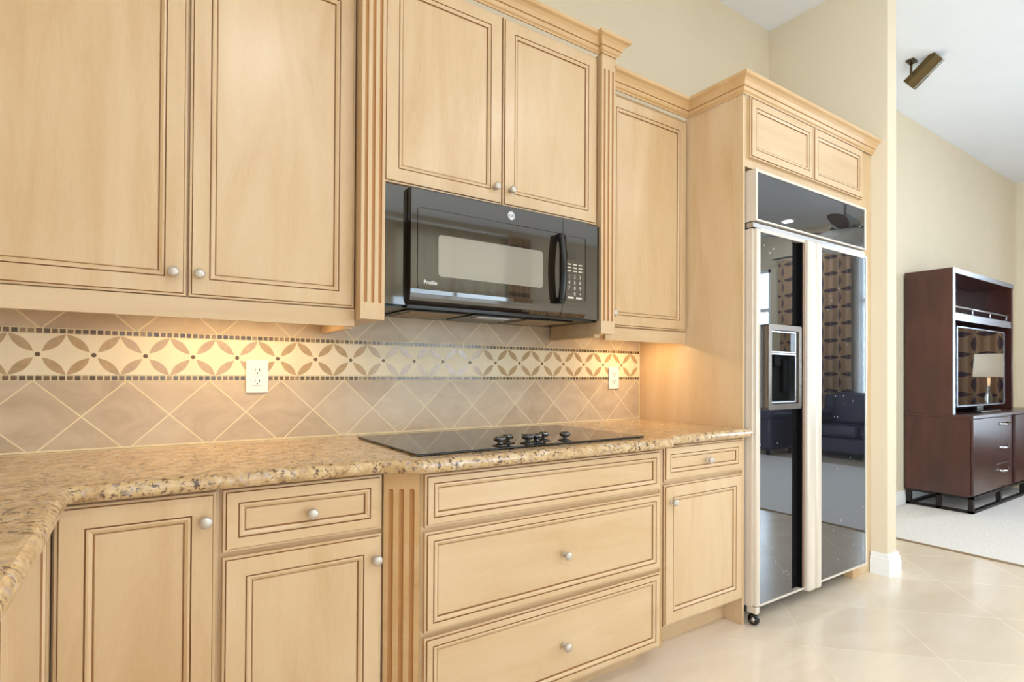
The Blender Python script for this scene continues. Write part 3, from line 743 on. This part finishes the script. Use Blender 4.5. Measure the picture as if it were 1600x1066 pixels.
N = n+3; mb.add(vs, [tuple(range(N)), tuple(range(N, 2*N))[::-1]]+[(k, (k+1) % N, N+(k+1) % N, N+k) for k in range(N)])
mb.build('enclosure', plain('bronze_body', srgb(92, 72, 30), .25, .25, mottled=.02), s)
gv = []
for e_ in (-.96, .02):
    for k in range(5):
        q = .52+.42*k/4; gv.append(cc+ax*e_+wd*q+nn*(.028*(1-q*q)+.002))
MB().add(gv, [(k, k+1, 5+k+1, 5+k) for k in range(4)]).build('grille', black, s)
# ------------------------------------------------------------------ media cabinet and television
h = thing('media_cabinet', (4.4, -.25, 0), 'dark mahogany media cabinet with an open hutch on a black iron base', 'cabinet')
HX0, HX1 = 3.432, 5.030; LX1 = 5.50; HF, LF = -.357, -.497
bz = MB()
for x_ in (HX0+.005, 4.12, 4.80, LX1-.045):
    for y_ in (LF+.002, -.045): bz.box((x_, y_, .0005), (x_+.04, y_+.035, .139))
for x_ in (HX0+.005,): bz.box((x_, -.27, .0005), (x_+.035, -.235, .139))
bz.box((HX0+.005, LF+.002, .0005), (LX1-.005, LF+.035, .022)).box((HX0+.005, -.042, .0005), (LX1-.005, -.010, .022)).box((HX0+.005, LF+.036, .0005), (HX0+.04, -.043, .022))
bz.box((HX0+.005, LF+.002, .120), (LX1-.005, LF+.035, .139)).box((HX0+.005, LF+.036, .120), (HX0+.04, -.043, .139))
bz.build('iron_base', dark_iron, h)
MB().box((HX0, LF+.018, .140), (LX1, -.004, .795)).build('lower_case', mahogany, h)
MB().rbox((HX0-.004, LF-.004, .7955), (LX1+.004, -.002, .823), .003, 0, 1, False).build('lower_top', mahogany, h)
for xa, xb in ((HX0+.004, 4.00), (4.52, LX1-.004)):
    MB().rbox((xa, LF-.002, .150), (xb, LF+.0175, .790), .003, 0, 1, False).build('sliding_door', mahogany, h)
for i in range(3):
    z1 = .785-i*.21; dwr = MB().rbox((4.015, LF+.004, z1-.195), (4.385, LF+.0175, z1), .003, 0, 1, False).build('drawer', mahogany, h)
    MB().tube([(4.08, LF+.003, z1-.055), (4.10, LF-.018, z1-.060), (4.20, LF-.022, z1-.066), (4.30, LF-.018, z1-.060), (4.32, LF+.003, z1-.055)], .009, 8).build('pull_handle', chrome, dwr)
MB().box((HX0, HF, .8235), (HX0+.050, -.004, 2.045)).build('side_panel', mahogany, h)
MB().box((HX1-.050, HF, .8235), (HX1, -.004, 2.045)).build('side_panel', mahogany, h)
MB().box((HX0+.051, -.022, .8235), (HX1-.051, -.004, 2.045)).build('back_panel', mahogany, h)
MB().box((HX0, HF, 2.0455), (HX1, -.004, 2.088)).build('top_panel', mahogany, h)
MB().box((HX0+.051, HF+.012, 1.640), (HX1-.051, -.023, 1.705)).build('shelf', mahogany, h)
o = MB().box((HX0, HF-.006, .824), (HX0+.050, HF-.0005, 2.0445)).box((HX0, HF-.006, 2.045), (HX1, HF-.0005, 2.088)).box((HX0+.051, HF+.003, 1.640), (HX1-.051, HF+.0115, 1.705)).build('edge_trim', plain('silver_edge', srgb(160, 162, 172), .25, .6), h)
rl = MB().tube([(HX0+.052, HF+.03, 1.765), (HX1-.052, HF+.03, 1.765)], .009, 8)
for k in range(4): x_ = HX0+.10+k*(HX1-HX0-.2)/3; rl.tube([(x_, HF+.03, 1.706), (x_, HF+.03, 1.765)], .007, 8)
rl.build('gallery_rail', steel, h)

h.location.z = .0110
tv = thing('television', (4.21, -.31, .823), 'flat black television standing on the media cabinet inside the hutch', 'television')
TX0, TX1, TY = 3.60, 4.83, -.337
MB().rbox((TX0, TY, .885), (TX1, TY+.04, 1.592), .006, 0, 2, False).build('bezel', black, tv)
MB().box((TX0+.012, TY-.0015, .897), (TX1-.012, TY-.0002, 1.580)).build('screen', screen_glass, tv)
ring(MB(), TX0-.002, TX1+.002, .883, 1.594, .007, TY-.0005, TY-.005, r=.006).build('bezel_trim', plain('silver_bezel', srgb(170, 180, 190), .25, .6), tv)
MB().rbox((3.95, TY-.07, .8236), (4.48, TY+.16, .840), .006).box((4.13, TY+.012, .8395), (4.29, TY+.038, .8855)).build('stand', black, tv)
tv.location.z += .0110

# ------------------------------------------------------------------ living room floor rug and things mirrored in the glass
r = MB().rbox((2.16, -4.9, .0006), (5.20, -.03, .0105), .004, 0, 2).build('area_rug', rug_m, None, at=(3.8, -2.5, .001))
MB().rbox((2.146, -4.9, .0006), (2.1595, -.03, .0110), .004, 0, 2).build('binding', plain('rug_binding', srgb(150, 122, 92), .8), r)
tag(r, 'large pale woven rug on the tile floor in front of the media cabinet', 'rug')
def fold_sheet(name, mat, parent, axis_x, y0, y1, z0, z1, amp, waves, th, along='y'):
    mb = MB(); n = waves*8; vs = []; 
    for sgn in (0, 1):
        for zz in (z0, (z0+z1)/2, z1):
            for k in range(n+1):
                s_ = k/n; p = y0+(y1-y0)*s_; q = axis_x+amp*math.sin(2*PI*waves*s_)*(1.0 if zz < z1 else .7)+sgn*th
                vs.append((q, p, zz) if along == 'y' else (p, q, zz))
    N = n+1; fs = []
    for sgn in (0, 1):
        for j in range(2):
            for k in range(n): b0 = sgn*3*N+j*N+k; fs.append((b0, b0+1, b0+N+1, b0+N))
    for k in range(n): fs.append((k, k+1, 3*N+k+1, 3*N+k)); b0 = 2*N; fs.append((b0+k, b0+k+1, b0+3*N+k+1, b0+3*N+k))
    for j in range(2): fs.append((j*N, (j+1)*N, (j+1)*N+3*N, j*N+3*N)); fs.append((j*N+n, (j+1)*N+n, (j+1)*N+n+3*N, j*N+n+3*N))
    mb.add(vs, fs, 0, True)
    return mb.build(name, mat, parent)
def curtain(y0, y1, label, z1=3.08):
    c = thing('curtain', (XR-.10, (y0+y1)/2, .02), label, 'curtain', 'printed brown curtains')
    fold_sheet('drape', curtain_m, c, XR-.12, y0, y1, .02, z1, .035, max(3, int((y1-y0)/.11)), .004)
    return c
curtain(-4.40, -3.98, 'narrow brown printed curtain on the right wall behind the armchair')
curtain(-3.84, -3.25, 'wide brown printed curtain on the right wall behind the sofa arm')
curtain(-1.34, -.55, 'brown printed curtain on the right wall beside the table lamp')
c = thing('sheer_curtain', (XR-.05, -2.1, .02), 'white sheer curtain over the window behind the sofa', 'curtain')
fold_sheet('drape', sheer_m, c, XR-.055, -3.24, -1.35, .02, 3.05, .018, 16, .002)
c = thing('curtain_rod', (XR-.1, -2.3, 3.12), 'metal curtain rod above the window behind the sofa', 'curtain rod')
MB().tube([(XR-.115, -4.5, 3.125), (XR-.115, -.40, 3.125)], .016, 10).build('rod', steel, c)
for y_ in (-4.45, -2.1, -.45): MB().box((XR-.110, y_-.008, 3.118), (XR-.001, y_+.008, 3.134)).build('bracket', steel, c)
c = thing('curtain', (2.9, YF+.1, .02), 'brown printed curtain on the wall opposite the cooktop, beside the tall window', 'curtain', 'printed brown curtains')
fold_sheet('drape', curtain_m, c, YF+.10, 2.68, 3.12, .02, 3.45, .035, 4, .004, 'x')

t = NT('shade_fabric')
tl = t.n('ShaderNodeBsdfTranslucent'); df = t.n('ShaderNodeBsdfDiffuse')
for nd in (tl, df): nd.inputs[0].default_value = (.93, .86, .72, 1)
m1 = t.n('ShaderNodeMixShader'); t.val(m1.inputs[0], t.ramp(t.noise(t.obj(), 40, 1), [(.4, (.28, .28, .28, 1)), (.6, (.34, .34, .34, 1))])); t.l(tl.outputs[0], m1.inputs[1]); t.l(df.outputs[0], m1.inputs[2])
t.l(m1.outputs[0], t.out.inputs[0]); shade_m = t.m
c = thing('window_shade', (1.7, YF+.05, 2.1), 'cream fabric shade over the upper half of the tall window opposite the cooktop', 'window shade')
fold_sheet('shade_panel', shade_m, c, YF+.05, .62, 2.64, 2.30, 3.42, .016, 9, .002, 'x')
MB().box((.60, YF+.002, 3.425), (2.66, YF+.08, 3.46)).build('head_rail', white_trim, c)

def sofa_like(name, x0, x1, y0, y1, ncush, label, cat, parent=None):
    s = thing(name, ((x0+x1)/2, (y0+y1)/2, 0), label, cat)
    aw = .22
    MB().rbox((x0+.03, y0+.02, .08), (x1-.02, y1-.02, .30), .03).build('frame', leather, s)
    for (ya, yb) in ((y0, y0+aw), (y1-aw, y1)):
        MB().rbox((x0, ya, .07), (x1-.08, yb, .56), .05).rbox((x0-.02, ya-.02, .48), (x1-.10, yb+.02, .66), .085, 0, 5).build('arm', leather, s)
    w = (y1-y0-2*aw)/ncush
    for k in range(ncush):
        a = y0+aw+k*w
        MB().rbox((x0-.01, a+.004, .305), (x1-.25, a+w-.004, .47), .055, 0, 4).build('seat_cushion', leather, s)
        MB().rbox((x1-.30, a+.004, .44), (x1-.08, a+w-.004, .92), .07, 0, 4).build('back_cushion', leather, s)
    MB().rbox((x1-.14, y0+.03, .28), (x1, y1-.03, .88), .05).build('back', leather, s)
    for x_ in (x0+.08, x1-.12):
        for y_ in (y0+.10, y1-.10): MB().lathe((x_, y_, .0005), (0, 0, 1), [(.025, 0), (.03, .085)], 10).build('foot', black_matte, s)
    return s
sofa_like('sofa', 5.74, 6.47, -3.58, -1.45, 3, 'dark navy leather sofa in front of the window on the right wall', 'sofa')
a_ = sofa_like('armchair', 5.22, 6.0, -4.75, -3.72, 1, 'dark navy leather armchair in the corner by the narrow curtain', 'armchair')

tb = thing('side_table', (6.28, -.88, 0), 'small dark side table beside the sofa under a lamp', 'table')
MB().rbox((6.05, -1.14, .56), (6.48, -.62, .60), .006, 0, 1, False).build('table_top', mahogany, tb)
for x_ in (6.07, 6.44):
    for y_ in (-1.12, -.68): MB().box((x_, y_, .0005), (x_+.04, y_+.04, .559)).build('leg', mahogany, tb)
lp = thing('table_lamp', (6.30, -.86, .601), 'table lamp with a cream drum shade on the small dark side table', 'lamp')
MB().lathe((6.30, -.86, .6012), (0, 0, 1), [(.08, 0), (.08, .02), (.03, .03), (.025, .12), (.05, .17), (.025, .22), (.045, .30), (.02, .38), (.015, .55)], 18).build('base', chrome, lp)
MB().lathe((6.30, -.86, 1.16), (0, 0, 1), [(.155, 0), (.147, .14), (.137, .28), (.132, .28), (.142, .14), (.150, 0)], 28).build('lamp_shade', shade_glow, lp)

# ceiling fan
FX, FYc = 4.15, -2.22
fn = thing('ceiling_fan', (FX, FYc, 2.6), 'ceiling fan with dark wooden blades and a white bowl light over the rug', 'ceiling fan')
MB().lathe((FX, FYc, ZC-.07), (0, 0, 1), [(.03, 0), (.07, .03), (.08, .069)], 20).build('canopy', steel, fn)
MB().tube([(FX, FYc, 2.952), (FX, FYc, ZC-.071)], .014, 10).build('down_rod', steel, fn)
MB().lathe((FX, FYc, 2.70), (0, 0, 1), [(.10, .05), (.14, .075), (.15, .11), (.14, .16), (.10, .20), (.04, .25)], 28).build('motor', steel, fn)
MB().lathe((FX, FYc, 2.54), (0, 0, 1), [(.03, 0), (.16, .015), (.25, .06), (.30, .13), (.295, .195)], 28).build('light_bowl', bowl_m, fn)
for k in range(5):
    a = math.radians(17+72*k); ca_, sa_ = math.cos(a), math.sin(a); mb = MB()
    prof = [(.14, .03), (.25, .06), (.45, .085), (.65, .090), (.78, .075), (.83, .03)]
    vs = []
    for zz in (0, .008):
        vs += [(q, w, zz+w*.18) for q, w in prof]+[(q, -w, zz-w*.18) for q, w in prof[::-1]]
    n = len(prof)*2; mb.add([(FX+q*ca_-w*sa_, FYc+q*sa_+w*ca_, 2.762+zz) for q, w, zz in vs],
        [tuple(range(n)), tuple(range(n, 2*n))[::-1]]+[(i, (i+1) % n, n+(i+1) % n, n+i) for i in range(n)])
    mb.build('blade', fan_wood, fn)

# recessed ceiling lights; all but the last are added to brighten the room
RL = ['added for fill above the drawers left of the cooktop', 'added for fill in front of the refrigerator', 'added for fill at the middle of the kitchen ceiling', 'added for fill between the kitchen and the tall window', 'added for fill beside the ceiling speaker',
      'added for fill above the front edge of the rug', 'above the armchair, mirrored in the refrigerator']
for (x_, y_), lb in zip(RECESSED, RL):
    r = thing('ceiling_light', (x_, y_, ZC), 'round recessed ceiling light '+lb, 'ceiling light', 'recessed ceiling lights')
    MB().lathe((x_, y_, ZC-.008), (0, 0, 1), [(.075, 0), (.098, .002), (.10, .0075)], 28).build('trim_ring', white_trim, r)
    MB().lathe((x_, y_, ZC-.0105), (0, 0, 1), [(.068, 0), (.070, .002)], 24).build('diffuser', lamp_glow, r)
    l = bpy.data.lights.new('recessed_glow', 'AREA'); l.shape = 'DISK'; l.size = .14; l.energy = RECESSED_W; l.color = (.92, .96, 1)
    o = bpy.data.objects.new('recessed_glow', l); o.location = (x_, y_, ZC-.014); COL.objects.link(o)
